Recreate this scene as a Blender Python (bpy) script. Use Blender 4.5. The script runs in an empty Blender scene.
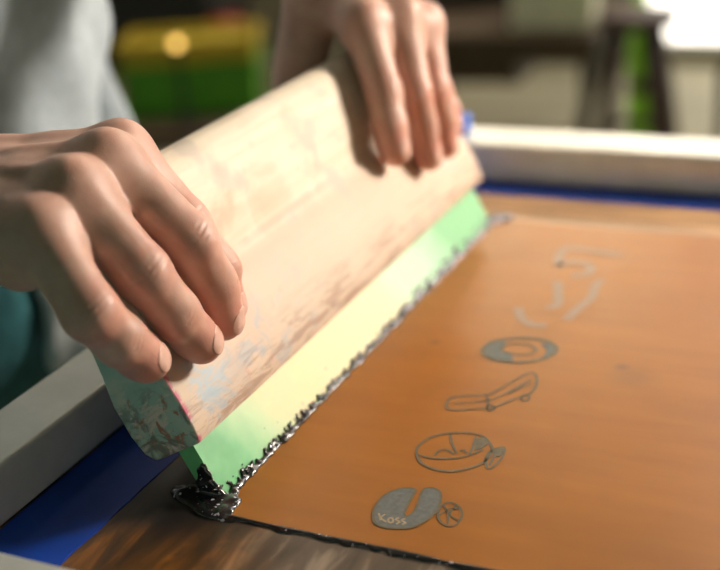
import bpy, bmesh, math, random
import numpy as np
from mathutils import Vector, Matrix, noise as mnoise

random.seed(4)
scene = bpy.context.scene
COL = scene.collection

# ------------------------------------------------------------------ helpers
def link(o, parent=None):
    COL.objects.link(o)
    if parent is not None:
        o.parent = parent
    return o

def empty(name, loc, label=None, cat=None, group=None, rz=0.0):
    o = bpy.data.objects.new(name, None)
    o.empty_display_size = 0.03
    link(o)
    o.location = loc
    o.rotation_euler = (0, 0, rz)
    if label: o['label'] = label
    if cat: o['category'] = cat
    if group: o['group'] = group
    return o

def tag(o, label, cat, group=None, kind=None):
    o['label'] = label
    o['category'] = cat
    if group: o['group'] = group
    if kind: o['kind'] = kind
    return o

def mesh_obj(name, verts, faces, mat, parent=None, smooth=True, loc=None):
    me = bpy.data.meshes.new(name)
    me.from_pydata([tuple(map(float, v)) for v in verts], [], [tuple(map(int, f)) for f in faces])
    me.update()
    if smooth:
        me.polygons.foreach_set('use_smooth', [True] * len(me.polygons))
    o = bpy.data.objects.new(name, me)
    if mat is not None:
        me.materials.append(mat)
    link(o, parent)
    if loc is not None:
        o.location = loc
    return o

def bm_obj(name, bm, mat, parent=None, smooth=False, loc=None, bevel=0, segs=2, angle=35):
    bmesh.ops.recalc_face_normals(bm, faces=bm.faces)
    me = bpy.data.meshes.new(name)
    bm.to_mesh(me)
    bm.free()
    if smooth:
        me.polygons.foreach_set('use_smooth', [True] * len(me.polygons))
    me.materials.append(mat)
    o = bpy.data.objects.new(name, me)
    link(o, parent)
    if loc is not None:
        o.location = loc
    if bevel:
        m = o.modifiers.new('b', 'BEVEL')
        m.width = bevel; m.segments = segs; m.limit_method = 'ANGLE'; m.angle_limit = math.radians(angle)
        m.harden_normals = False
    return o

def add_box(bm, x0, x1, y0, y1, z0, z1, M=None):
    vs = [bm.verts.new((x, y, z)) for x in (x0, x1) for y in (y0, y1) for z in (z0, z1)]
    for f in ((0, 1, 3, 2), (4, 6, 7, 5), (0, 4, 5, 1), (2, 3, 7, 6), (0, 2, 6, 4), (1, 5, 7, 3)):
        bm.faces.new([vs[i] for i in f])
    if M is not None:
        bmesh.ops.transform(bm, matrix=M, verts=vs)
    return vs

def box(name, x0, x1, y0, y1, z0, z1, mat, parent=None, bevel=0.0, **k):
    bm = bmesh.new()
    add_box(bm, x0, x1, y0, y1, z0, z1)
    return bm_obj(name, bm, mat, parent, bevel=bevel, **k)

def tube(bm, pts, radii, seg=14, cap=True):
    pts = [Vector(p) for p in pts]
    if not hasattr(radii, '__len__'): radii = [radii] * len(pts)
    rings = []
    up = Vector((0, 0, 1))
    t0 = (pts[1] - pts[0]).normalized()
    if abs(t0.dot(up)) > .9: up = Vector((1, 0, 0))
    nrm = (up - t0 * up.dot(t0)).normalized()
    for i, p in enumerate(pts):
        t = (pts[min(i + 1, len(pts) - 1)] - pts[max(i - 1, 0)]).normalized()
        nrm = (nrm - t * nrm.dot(t)).normalized()
        b = t.cross(nrm)
        rings.append([bm.verts.new(p + (nrm * math.cos(a) + b * math.sin(a)) * radii[i])
                      for a in [2 * math.pi * k / seg for k in range(seg)]])
    for a, b in zip(rings, rings[1:]):
        for k in range(seg):
            bm.faces.new((a[k], a[(k + 1) % seg], b[(k + 1) % seg], b[k]))
    if cap:
        bm.faces.new(rings[0][::-1]); bm.faces.new(rings[-1])

def lathe(bm, prof, seg=24, cx=0, cy=0, cap=True):
    rings = []
    for r, z in prof:
        rings.append([bm.verts.new((cx + r * math.cos(2 * math.pi * k / seg), cy + r * math.sin(2 * math.pi * k / seg), z)) for k in range(seg)])
    for a, b in zip(rings, rings[1:]):
        for k in range(seg):
            bm.faces.new((a[k], a[(k + 1) % seg], b[(k + 1) % seg], b[k]))
    if cap: bm.faces.new(rings[0][::-1]); bm.faces.new(rings[-1])

# ------------------------------------------------------------------ materials
def new_mat(name):
    m = bpy.data.materials.new(name)
    m.use_nodes = True
    nt = m.node_tree
    bsdf = nt.nodes['Principled BSDF']
    return m, nt, bsdf

class NB:
    """tiny node building helper"""
    def __init__(s, nt): s.nt = nt
    def n(s, t, **k):
        nd = s.nt.nodes.new(t)
        for a, v in k.items(): setattr(nd, a, v)
        return nd
    def l(s, a, b): s.nt.links.new(a, b)
    def coord(s, scale=(1, 1, 1), loc=(0, 0, 0), rot=(0, 0, 0)):
        tc = s.n('ShaderNodeTexCoord'); mp = s.n('ShaderNodeMapping')
        mp.inputs['Scale'].default_value = scale
        mp.inputs['Location'].default_value = loc
        mp.inputs['Rotation'].default_value = rot
        s.l(tc.outputs['Object'], mp.inputs['Vector'])
        return mp.outputs['Vector']
    def noise(s, vec, scale, detail=4, rough=.55, dist=0.0):
        nd = s.n('ShaderNodeTexNoise')
        nd.inputs['Scale'].default_value = scale; nd.inputs['Detail'].default_value = detail
        nd.inputs['Roughness'].default_value = rough; nd.inputs['Distortion'].default_value = dist
        s.l(vec, nd.inputs['Vector'])
        return nd.outputs['Fac']
    def ramp(s, fac, stops, interp='LINEAR'):
        nd = s.n('ShaderNodeValToRGB'); cr = nd.color_ramp; cr.interpolation = interp
        while len(cr.elements) < len(stops): cr.elements.new(.5)
        for e, (p, c) in zip(cr.elements, stops):
            e.position = p
            e.color = (c, c, c, 1) if not hasattr(c, '__len__') else (*c, 1)
        s.l(fac, nd.inputs['Fac'])
        return nd.outputs['Color']
    def mix(s, fac, a, b, mode='MIX'):
        nd = s.n('ShaderNodeMix', data_type='RGBA', blend_type=mode)
        for i, v in ((0, fac), (6, a), (7, b)):
            if hasattr(v, 'is_linked'): s.l(v, nd.inputs[i])
            elif hasattr(v, '__len__'): nd.inputs[i].default_value = (*v, 1)
            else: nd.inputs[i].default_value = v
        return nd.outputs[2]
    def math(s, op, a, b=None, clamp=False):
        nd = s.n('ShaderNodeMath', operation=op, use_clamp=clamp)
        for i, v in enumerate((a, b)):
            if v is None: continue
            if hasattr(v, 'is_linked'): s.l(v, nd.inputs[i])
            else: nd.inputs[i].default_value = v
        return nd.outputs[0]
    def xyz(s, vec):
        nd = s.n('ShaderNodeSeparateXYZ'); s.l(vec, nd.inputs[0]); return nd.outputs
    def step(s, v, lo, hi):
        nd = s.n('ShaderNodeMapRange', interpolation_type='SMOOTHSTEP')
        s.l(v, nd.inputs[0]); nd.inputs[1].default_value = lo; nd.inputs[2].default_value = hi
        return nd.outputs[0]
    def bump(s, h, strength, dist, bsdf):
        nd = s.n('ShaderNodeBump'); nd.inputs['Strength'].default_value = strength
        nd.inputs['Distance'].default_value = dist
        s.l(h, nd.inputs['Height']); s.l(nd.outputs[0], bsdf.inputs['Normal'])

def plain(name, col, rough=.5, metal=0.0, var=.12, scale=20, spec=.5, bump=0.0, bscale=200):
    m, nt, b = new_mat(name); q = NB(nt)
    v = q.coord()
    f = q.noise(v, scale, 5)
    lo = tuple(c * (1 - var) for c in col); hi = tuple(min(1, c * (1 + var)) for c in col)
    q.l(q.ramp(f, [(.3, lo), (.7, hi)]), b.inputs['Base Color'])
    b.inputs['Roughness'].default_value = rough; b.inputs['Metallic'].default_value = metal
    b.inputs['Specular IOR Level'].default_value = spec
    if bump:
        q.bump(q.noise(v, bscale, 3), bump, .001, b)
    return m

def emit_mat(name, col, strength):
    m, nt, b = new_mat(name)
    b.inputs['Base Color'].default_value = (*col, 1)
    b.inputs['Emission Color'].default_value = (*col, 1)
    b.inputs['Emission Strength'].default_value = strength
    return m

# ------------------------------------------------------------------ SDF modelling (smooth unions + surface nets)
class Field:
    def __init__(s, lo, hi, h):
        s.lo = np.array(lo, np.float32); s.h = h
        s.n = np.maximum(3, np.ceil((np.array(hi) - lo) / h).astype(int) + 1)
        s.ax = [s.lo[i] + h * np.arange(s.n[i], dtype=np.float32) for i in range(3)]
    def full(s): return np.full(s.n, 1.0, np.float32)
    def sub(s, lo, hi):
        sl = []
        for i in range(3):
            a = int(np.clip(np.floor((lo[i] - s.lo[i]) / s.h), 0, s.n[i])); b = int(np.clip(np.ceil((hi[i] - s.lo[i]) / s.h) + 1, 0, s.n[i]))
            sl.append(slice(a, b))
        return tuple(sl)
    def grid(s, sl):
        return (s.ax[0][sl[0]][:, None, None], s.ax[1][sl[1]][None, :, None], s.ax[2][sl[2]][None, None, :])

def d_cone(g, a, b, ra, rb):
    ab = [b[i] - a[i] for i in range(3)]; L = sum(x * x for x in ab) + 1e-12
    t = sum((g[i] - a[i]) * ab[i] for i in range(3)) / L
    t = np.clip(t, 0, 1)
    return np.sqrt(sum((g[i] - a[i] - t * ab[i]) ** 2 for i in range(3))) - (ra + (rb - ra) * t)

def d_ell(g, c, r, ax=None):
    p = [g[i] - c[i] for i in range(3)]
    if ax is not None:
        p = [sum(p[i] * ax[k][i] for i in range(3)) for k in range(3)]
    k0 = np.sqrt(sum((p[i] / r[i]) ** 2 for i in range(3)))
    return (k0 - 1.0) * min(r)

def smin(a, b, k):
    h = np.maximum(k - np.abs(a - b), 0) / k
    return np.minimum(a, b) - h * h * k * .25

def add_cone(F, D, a, b, ra, rb, k, pad=.03):
    lo = [min(a[i], b[i]) - max(ra, rb) - pad for i in range(3)]; hi = [max(a[i], b[i]) + max(ra, rb) + pad for i in range(3)]
    sl = F.sub(lo, hi)
    if any(x.stop <= x.start for x in sl): return
    D[sl] = smin(D[sl], d_cone(F.grid(sl), a, b, ra, rb), k)

def add_ell(F, D, c, r, k, ax=None, pad=.03):
    R = max(r)
    sl = F.sub([c[i] - R - pad for i in range(3)], [c[i] + R + pad for i in range(3)])
    if any(x.stop <= x.start for x in sl): return
    D[sl] = smin(D[sl], d_ell(F.grid(sl), c, r, ax), k)

def surface_net(F, D, relax=1):
    neg = D < 0
    c = [D[i:i + D.shape[0] - 1, j:j + D.shape[1] - 1, k:k + D.shape[2] - 1] for i in (0, 1) for j in (0, 1) for k in (0, 1)]
    cn = sum((x < 0).astype(np.int8) for x in c)
    act = (cn > 0) & (cn < 8)
    idx = -np.ones(act.shape, np.int64); ijk = np.argwhere(act); idx[act] = np.arange(len(ijk))
    vals = [x[act] for x in c]
    corner = [(i, j, k) for i in (0, 1) for j in (0, 1) for k in (0, 1)]
    acc = np.zeros((len(ijk), 3)); cnt = np.zeros(len(ijk))
    for a in range(8):
        for b in range(a + 1, 8):
            if sum(abs(corner[a][q] - corner[b][q]) for q in range(3)) != 1: continue
            va, vb = vals[a], vals[b]; m = (va < 0) != (vb < 0)
            t = np.where(m, va / np.where(m, va - vb, 1), 0)
            p = np.array(corner[a])[None, :] + t[:, None] * (np.array(corner[b]) - np.array(corner[a]))[None, :]
            acc += p * m[:, None]; cnt += m
    V = (ijk + acc / cnt[:, None]) * F.h + F.lo
    faces = []
    for ax in range(3):
        s0 = [slice(None)] * 3; s1 = [slice(None)] * 3
        s0[ax] = slice(0, -1); s1[ax] = slice(1, None)
        A, B = neg[tuple(s0)], neg[tuple(s1)]
        u, v = (ax + 1) % 3, (ax + 2) % 3
        m = (A != B)
        e = np.argwhere(m)
        ok = (e[:, u] > 0) & (e[:, v] > 0) & (e[:, u] < D.shape[u] - 1) & (e[:, v] < D.shape[v] - 1)
        e = e[ok]
        if not len(e): continue
        inside = A[tuple(e.T)]
        def off(du, dv):
            q = e.copy(); q[:, u] -= du; q[:, v] -= dv
            return idx[tuple(q.T)]
        q = np.stack([off(0, 0), off(1, 0), off(1, 1), off(0, 1)], 1)
        q[~inside] = q[~inside][:, ::-1]
        faces.append(q)
    Fc = np.concatenate(faces)
    for _ in range(relax):
        E = np.concatenate([Fc[:, [0, 1]], Fc[:, [1, 2]], Fc[:, [2, 3]], Fc[:, [3, 0]]])
        s = np.zeros_like(V); n = np.zeros(len(V))
        for a, b in ((0, 1), (1, 0)):
            for k in range(3): s[:, k] += np.bincount(E[:, a], V[E[:, b], k], len(V))
            n += np.bincount(E[:, a], minlength=len(V))
        V = V * .5 + .5 * s / np.maximum(n, 1)[:, None]
    return V, Fc

def np_mesh(name, parts, mat, parent=None, attrs=None):
    off = 0; Vs = []; Fs = []
    for V, Fc in parts:
        Vs.append(V); Fs.append(Fc + off); off += len(V)
    V = np.concatenate(Vs); Fc = np.concatenate(Fs)
    me = bpy.data.meshes.new(name)
    me.vertices.add(len(V)); me.vertices.foreach_set('co', V.astype(np.float32).ravel())
    me.loops.add(len(Fc) * 4); me.loops.foreach_set('vertex_index', Fc.ravel().astype(np.int32))
    me.polygons.add(len(Fc)); me.polygons.foreach_set('loop_start', np.arange(0, len(Fc) * 4, 4, dtype=np.int32))
    me.polygons.foreach_set('loop_total', np.full(len(Fc), 4, np.int32))
    me.update(calc_edges=True); me.validate()
    me.polygons.foreach_set('use_smooth', [True] * len(me.polygons))
    if attrs:
        for k, a in attrs.items():
            at = me.attributes.new(k, 'FLOAT', 'POINT'); at.data.foreach_set('value', a.astype(np.float32))
    me.materials.append(mat)
    o = bpy.data.objects.new(name, me)
    return link(o, parent), V

# squeegee frame: origin at the lower front edge of the handle, s up the face, h out of the face, y along it
SP = np.array([-.0084, 0., .0277]); SD = np.array([-.46314, 0, .88629]); SN = np.array([.88629, 0, .46314]); SY = np.array([0, 1., 0])
def W(s, h, y): return SP + SD * s + SN * h + SY * y
def sq_matrix():
    M = Matrix.Identity(4)
    for r in range(3):
        M[r][0] = SN[r]; M[r][1] = SY[r]; M[r][2] = SD[r]; M[r][3] = SP[r]
    return M
# ------------------------------------------------------------------ surface materials
def wood_mat():
    m, nt, b = new_mat('pale_maple'); q = NB(nt)
    v = q.coord(); x, y, z = q.xyz(v)
    g = q.noise(q.coord(scale=(14, 1, 14)), 14, 6, .6, .4)
    col = q.ramp(g, [(.25, (.68, .55, .41)), (.5, (.76, .65, .51)), (.75, (.82, .73, .60))])
    big = q.noise(v, 22, 4, .6, .6)
    col = q.mix(q.math('MULTIPLY', q.step(big, .50, .70), q.math('ADD', .35, q.math('MULTIPLY', q.step(y, .18, .08), .5))), col, (.60, .41, .28))
    # darker tan lower half with scratches of ink
    low = q.step(z, .066, .050)
    col = q.mix(q.math('MULTIPLY', low, .85), col, (.60, .455, .345))
    sm = q.noise(q.coord(scale=(1, 1, 1.6)), 55, 5, .7, .8)
    nearl = q.math('MULTIPLY', q.step(z, .062, .012), q.step(y, .20, .02))
    col = q.mix(q.math('MULTIPLY', q.math('MULTIPLY', q.step(sm, .50, .66), nearl), .75), col, (.33, .42, .50))
    sm2 = q.noise(q.coord(loc=(.3, .2, .1)), 90, 4, .7, .6)
    col = q.mix(q.math('MULTIPLY', q.math('MULTIPLY', q.step(sm2, .60, .68), nearl), .6), col, (.60, .28, .26))
    # long dirty scratch along the lower edge
    sc = q.noise(q.coord(scale=(3, 1, 8)), 30, 5, .7, .5)
    col = q.mix(q.math('MULTIPLY', q.math('MULTIPLY', q.step(sc, .46, .60), q.step(z, .030, .006)), .75), col, (.36, .23, .17))
    # soft grey finger marks
    fm = q.noise(q.coord(loc=(1.3, .7, .4)), 34, 2, .5)
    col = q.mix(q.math('MULTIPLY', q.step(fm, .55, .68), .6), col, (.50, .43, .38))
    crs = q.math('MULTIPLY', q.step(z, .0570, .0592), q.step(z, .0640, .0610))
    col = q.mix(q.math('MULTIPLY', crs, q.math('MULTIPLY', q.step(big, .35, .6), .45)), col, (.45, .31, .23))
    # blue-grey rub near the lower near corner
    rub = q.math('MULTIPLY', q.math('MULTIPLY', q.step(y, .008, .016), q.step(y, .048, .026)), q.math('MULTIPLY', q.step(z, .006, .016), q.step(z, .036, .026)))
    col = q.mix(q.math('MULTIPLY', rub, q.math('MULTIPLY', q.step(sm, .38, .55), .85)), col, (.40, .52, .60))
    # magenta edge line
    ed = q.math('MULTIPLY', q.step(y, .0045, .0015), q.step(sm2, .42, .52))
    col = q.mix(q.math('MULTIPLY', ed, .85), col, (.50, .06, .16))
    # green paint on the sawn near end, ink stained towards the foot
    end = q.step(y, .0010, .0004)
    gr = q.mix(q.step(big, .4, .65), (.30, .45, .36), (.46, .55, .43))
    st = q.noise(q.coord(scale=(1, 1, 1)), 65, 3, .6, 1.4)
    gr = q.mix(q.math('MULTIPLY', q.step(st, .45, .6), q.step(z, .042, .015)), gr, (.17, .18, .14))
    gr = q.mix(q.math('MULTIPLY', q.step(sm, .5, .62), q.step(z, .05, .02)), gr, (.60, .52, .42))
    gr = q.mix(q.math('MULTIPLY', q.step(sm2, .56, .64), q.step(z, .05, .02)), gr, (.35, .16, .10))
    col = q.mix(end, col, gr)
    q.l(col, b.inputs['Base Color'])
    b.inputs['Roughness'].default_value = .55; b.inputs['Specular IOR Level'].default_value = .35
    q.bump(g, .15, .0006, b)
    return m

def blade_mat():
    m, nt, b = new_mat('urethane_blade'); q = NB(nt)
    v = q.coord(); x, y, z = q.xyz(v)
    wob = q.math('MULTIPLY', q.math('SUBTRACT', q.noise(v, 30, 3), .5), .05)
    yy = q.math('ADD', q.math('ADD', y, wob), q.math('MULTIPLY', z, .6))
    col = q.ramp(q.math('MULTIPLY', yy, 2.7), [(.0, (.10, .38, .15)), (.03, (.20, .52, .25)), (.10, (.52, .70, .42)), (.19, (.78, .71, .43)), (.50, (.80, .73, .50)), (.57, (.60, .80, .58)), (.68, (.50, .78, .54)), (.76, (.26, .54, .30)), (1.0, (.24, .52, .28))])
    sp = q.noise(v, 260, 3, .6)
    col = q.mix(q.math('MULTIPLY', q.step(sp, .66, .74), q.step(z, -.012, -.022)), col, (.02, .02, .02))
    q.l(col, b.inputs['Base Color'])
    b.inputs['Roughness'].default_value = .38
    b.inputs['Subsurface Weight'].default_value = .25
    b.inputs['Subsurface Radius'].default_value = (.4, 1.0, .4)
    b.inputs['Subsurface Scale'].default_value = .004
    return m

def skin_mat():
    m, nt, b = new_mat('skin'); q = NB(nt)
    v = q.coord()
    n = q.noise(v, 60, 4)
    col = q.ramp(n, [(.3, (.47, .26, .195)), (.7, (.60, .37, .29))])
    at = q.n('ShaderNodeAttribute', attribute_name='red')
    col = q.mix(at.outputs['Fac'], col, (.60, .225, .175))
    q.l(col, b.inputs['Base Color'])
    b.inputs['Roughness'].default_value = .46
    b.inputs['Specular IOR Level'].default_value = .42
    b.inputs['Subsurface Weight'].default_value = .18
    b.inputs['Subsurface Radius'].default_value = (1.0, .35, .2)
    b.inputs['Subsurface Scale'].default_value = .004
    vor = q.n('ShaderNodeTexVoronoi', feature='DISTANCE_TO_EDGE'); vor.inputs['Scale'].default_value = 900
    q.l(v, vor.inputs['Vector'])
    q.bump(vor.outputs['Distance'], .22, .0003, b)
    return m

def mesh_mat():
    """coated screen mesh: clean orange swath, streaked brown film of ink outside it"""
    m, nt, b = new_mat('screen_mesh'); q = NB(nt)
    v = q.coord(); x, y, z = q.xyz(v)
    wob = q.math('MULTIPLY', q.math('SUBTRACT', q.noise(q.coord(scale=(1, .2, 1)), 60, 3), .5), .004)
    yy = q.math('ADD', y, wob)
    og = q.noise(q.coord(scale=(1, 6, 1)), 9, 5, .55, .2)
    orange = q.ramp(og, [(.3, (.275, .094, .008)), (.7, (.33, .118, .011))])
    big = q.noise(v, 9, 3)
    orange = q.mix(q.math('MULTIPLY', q.step(big, .45, .7), .35), orange, (.215, .070, .008))
    # two small ink shadows left in the coating
    for cx, cy, r in ((.1357, .1743, .006), (.0316, .1754, .005), (.143, .165, .018)):
        d = q.math('POWER', q.math('ADD', q.math('POWER', q.math('ABSOLUTE', q.math('SUBTRACT', x, cx)), 2.0), q.math('POWER', q.math('ABSOLUTE', q.math('SUBTRACT', y, cy)), 2.0)), .5)
        orange = q.mix(q.math('MULTIPLY', q.step(d, r, r * .1), .55 if r < .01 else .30), orange, (.12, .06, .03))
    # brown residue, streaks run along the pull in front/back margins
    s1 = q.noise(q.coord(scale=(34, 7, 1)), 3.0, 4, .5, .6)
    s2 = q.noise(q.coord(loc=(.2, .5, 0)), 26, 5, .6, .5)
    br = q.ramp(s1, [(.30, (.030, .016, .008)), (.47, (.085, .035, .008)), (.60, (.21, .080, .012)), (.75, (.34, .14, .025))])
    br = q.mix(q.math('MULTIPLY', q.step(s2, .42, .62), .8), br, (.030, .018, .012))
    gx = q.step(x, .005, .05)                                           # greyer film to the right, its pale streaks partly painted reflections
    gr = q.ramp(s1, [(.3, (.060, .043, .028)), (.55, (.12, .085, .058)), (.72, (.34, .27, .20))])
    br = q.mix(q.math('MULTIPLY', gx, .75), br, gr)
    s3 = q.noise(q.coord(scale=(5, 60, 1)), 2.4, 5, .6, .3)
    far = q.ramp(s3, [(.35, (.13, .085, .055)), (.5, (.36, .21, .11)), (.7, (.52, .30, .14))])
    br = q.mix(q.step(y, .20, .22), br, far)
    dd = q.math('POWER', q.math('ADD', q.math('POWER', q.math('ABSOLUTE', q.math('MULTIPLY', q.math('ADD', x, .012), .75)), 2.0), q.math('POWER', q.math('ABSOLUTE', q.math('ADD', y, .002)), 2.0)), .5)
    dd = q.math('ADD', dd, q.math('MULTIPLY', q.math('SUBTRACT', s2, .5), .05))
    br = q.mix(q.math('MULTIPLY', q.step(dd, .042, .018), .95), br, (.012, .010, .010))
    inside = q.math('MULTIPLY', q.step(yy, -.0120, -.0112), q.step(yy, .3690, .3662))
    inside = q.math('MULTIPLY', inside, q.step(x, -.010, -.004))
    q.l(q.mix(inside, br, orange), b.inputs['Base Color'])
    q.l(q.ramp(q.noise(q.coord(scale=(3, 1, 1)), 22, 4), [(.3, .31), (.7, .35)]), b.inputs['Roughness'])
    b.inputs['Specular IOR Level'].default_value = .30
    wv = q.noise(q.coord(scale=(1, 9, 1)), 60, 3)
    q.bump(wv, .02, .0003, b)
    return m

M = {}
M['wood'] = wood_mat(); M['blade'] = blade_mat(); M['skin'] = skin_mat(); M['mesh'] = mesh_mat()
M['alu'] = plain('brushed_aluminium', (.72, .72, .68), .40, .45, .10, 30, .5, .15, 300)
M['blue'] = plain('blue_filler', (.003, .040, .30), .5, 0, .25, 25, .22)
M['grey_tone'] = plain('stencil_grey', (.095, .105, .10), .5, 0, .25, 400)
M['line_tone'] = plain('stencil_line', (.10, .08, .045), .5, 0, .2, 300)
M['faint_tone'] = plain('stencil_faint', (.23, .135, .085), .34, 0, .15, 300)
M['speck_tone'] = plain('stencil_speck', (.34, .25, .15), .5, 0, .2, 300)
M['nail'] = plain('nail', (.69, .42, .34), .24, 0, .05, 200)
M['shirt'] = plain('grey_marl', (.38, .43, .47), .9, 0, .16, 60, .2, .3, 900)
M['denim'] = plain('teal_denim', (.030, .12, .14), .85, 0, .3, 40, .2, .3, 900)
M['white_cloth'] = plain('white_cloth', (.55, .57, .60), .9, 0, .06, 60, .2)
M['hair'] = plain('dark_hair', (.03, .02, .015), .6)
M['shoe'] = plain('black_shoe', (.02, .02, .02), .5)
M['table'] = plain('dark_table', (.05, .045, .04), .6)
M['steel'] = plain('dark_steel', (.08, .08, .08), .45, .6)
M['floor'] = plain('workshop_floor', (.36, .33, .23), .75, 0, .18, 1.2)
M['wall'] = plain('khaki_wall', (.34, .31, .22), .8, 0, .10, 2)
M['ceil'] = plain('ceiling_paint', (.5, .5, .46), .8)
M['green_p'] = plain('green_crate', (.085, .32, .008), .5, 0, .1, 8)
M['yellow_p'] = plain('yellow_tray', (.52, .38, .02), .5, 0, .12, 8)
M['red_p'] = plain('red_can', (.45, .010, .008), .45)
M['lime'] = plain('lime_bottle', (.40, .95, .06), .4)
M['brown_f'] = plain('brown_frame', (.075, .040, .032), .5)
M['khaki_f'] = plain('drab_frame', (.16, .13, .10), .6)
M['bench'] = plain('brown_bench', (.075, .045, .022), .7, 0, .25, 6)
M['black_c'] = plain('black_cabinet', (.016, .013, .010), .6)
M['cushion'] = plain('beige_box', (.85, .80, .62), .8)
M['white_c'] = plain('white_cover', (.75, .74, .72), .7)
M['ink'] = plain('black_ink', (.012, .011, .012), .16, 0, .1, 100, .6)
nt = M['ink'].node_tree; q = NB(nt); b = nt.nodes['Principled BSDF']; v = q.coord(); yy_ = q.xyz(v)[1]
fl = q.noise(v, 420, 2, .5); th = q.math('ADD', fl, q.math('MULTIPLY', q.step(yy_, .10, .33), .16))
q.l(q.mix(q.step(th, .645, .69), (.012, .011, .012), (.50, .46, .54)), b.inputs['Base Color'])  # pale lilac glints of the wet ink painted in, denser towards the far end

# ------------------------------------------------------------------ printing screen
FX0, FX1 = -.1185, .46          # outer faces of the frame
FY0, FY1 = -.131, .491
T = .0355
ZT = .0275
frame = empty('printing_screen', (FX0, FY0, 0), 'aluminium framed silk screen with orange coated mesh and blue borders', 'printing screen')
def rail(name, x0, x1, y0, y1, lab):
    bm = bmesh.new()
    add_box(bm, x0, x1, y0, y1, .0006, ZT)
    o = bm_obj(name, bm, M['alu'], frame, bevel=.0022, segs=3)
    o.location = (-FX0, -FY0, 0)
    return o
ZT = .0285
rail('frame_rail', FX0, FX0 + T, FY0, FY1, '')
rail('frame_rail', FX1 - T, FX1, FY0, FY1, '')
rail('frame_rail', FX0 + T, FX1 - T, FY1 - T - .0105, FY1, '')
rail('frame_rail', FX0 + T, FX1 - T, FY0, FY0 + T, '')
o = box('mesh_sheet', FX0 + .004, FX1 - .004, FY0 + .004, FY1 - .004, -.0004, .0, M['mesh'], frame)
o.location = (-FX0, -FY0, 0)
# material uses world like coordinates: keep mesh coordinates in world units (object offset only)
def strip_sheet(name, rects, z0, z1, mat, parent):
    bm = bmesh.new()
    for x0, x1, y0, y1 in rects: add_box(bm, x0, x1, y0, y1, z0, z1)
    o = bm_obj(name, bm, mat, parent); o.location = (-FX0, -FY0, 0); return o
def border(name, poly):
    bm = bmesh.new(); n = len(poly)
    a = [bm.verts.new((x, y, .0)) for x, y in poly]; c = [bm.verts.new((x, y, .0004)) for x, y in poly]
    bm.faces.new(a[::-1]); bm.faces.new(c)
    for i in range(n): bm.faces.new((a[i], a[(i + 1) % n], c[(i + 1) % n], c[i]))
    o = bm_obj(name, bm, M['blue'], frame); o.location = (-FX0, -FY0, 0); return o
random.seed(11)
def wavy(x0, y0, x1, y1, n, a):
    return [(x0 + (x1 - x0) * i / n + random.uniform(-a, a) * (y1 != y0), y0 + (y1 - y0) * i / n + random.uniform(-a, a) * (x1 != x0)) for i in range(n + 1)]
IX0, IX1, IY0, IY1 = FX0 + T, FX1 - T, FY0 + T, FY1 - T - .0105
border('blue_border', [(IX0, IY0), *wavy(-.0407, IY0, -.0407, .4175, 70, .0004), (-.0407, IY1), (IX0, IY1)])
border('blue_border', [(-.0407, IY1), *wavy(-.0407, .4165, .39, .4155, 60, .0006), (.39, IY1)])
border('blue_border', [(IX1, IY1), (.39, IY1), *wavy(.39, .4155, .39, IY0, 60, .0004), (IX1, IY0)])
border('blue_border', [(.39, IY0), *wavy(.39, IY0 + .018, -.0407, IY0 + .018, 60, .0006), (-.0407, IY0)])

# drawings left open in the coating
def filled(name, polys, mat, z=.00022):
    bm = bmesh.new()
    for poly in polys:
        b0 = [bm.verts.new((x, y, 0)) for x, y in poly]; t0 = [bm.verts.new((x, y, z)) for x, y in poly]
        n = len(poly)
        bm.faces.new(t0)
        for i in range(n): bm.faces.new((b0[i], b0[(i + 1) % n], t0[(i + 1) % n], t0[i]))
    return bm
def smooth_line(p, closed=False, n=4):
    out = []; N = len(p)
    rng = range(N if closed else N - 1)
    g = (lambda i: p[i % N]) if closed else (lambda i: p[max(0, min(N - 1, i))])
    for i in rng:
        a, b_, c, d = g(i - 1), g(i), g(i + 1), g(i + 2)
        for k in range(n):
            t = k / n
            out.append(tuple(.5 * (2 * b_[j] + (c[j] - a[j]) * t + (2 * a[j] - 5 * b_[j] + 4 * c[j] - d[j]) * t * t + (3 * b_[j] - a[j] - 3 * c[j] + d[j]) * t ** 3) for j in (0, 1)))
    if not closed: out.append(tuple(p[-1]))
    return out
def stroke(bm, p, w, closed=False, z=.00025):
    w = w * 1.3
    p = smooth_line(p, closed)
    n = len(p); L = []; R_ = []
    for i in range(n):
        a = p[(i - 1) % n] if (closed or i > 0) else p[i]; c = p[(i + 1) % n] if (closed or i < n - 1) else p[i]
        dx, dy = c[0] - a[0], c[1] - a[1]; q = math.hypot(dx, dy) or 1
        L.append(bm.verts.new((p[i][0] - dy / q * w / 2, p[i][1] + dx / q * w / 2, z)))
        R_.append(bm.verts.new((p[i][0] + dy / q * w / 2, p[i][1] - dx / q * w / 2, z)))
    for i in range(n if closed else n - 1):
        j = (i + 1) % n
        f = bm.faces.new((L[i], R_[i], R_[j], L[j]))
def finish(name, bm, mat):
    bm.normal_update()
    for f in bm.faces:
        if f.normal.z < -.5: f.normal_flip()
    me = bpy.data.meshes.new(name); bm.to_mesh(me); bm.free(); me.materials.append(mat)
    o = bpy.data.objects.new(name, me); link(o, frame); o.location = (-FX0, -FY0, 0); return o
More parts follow.
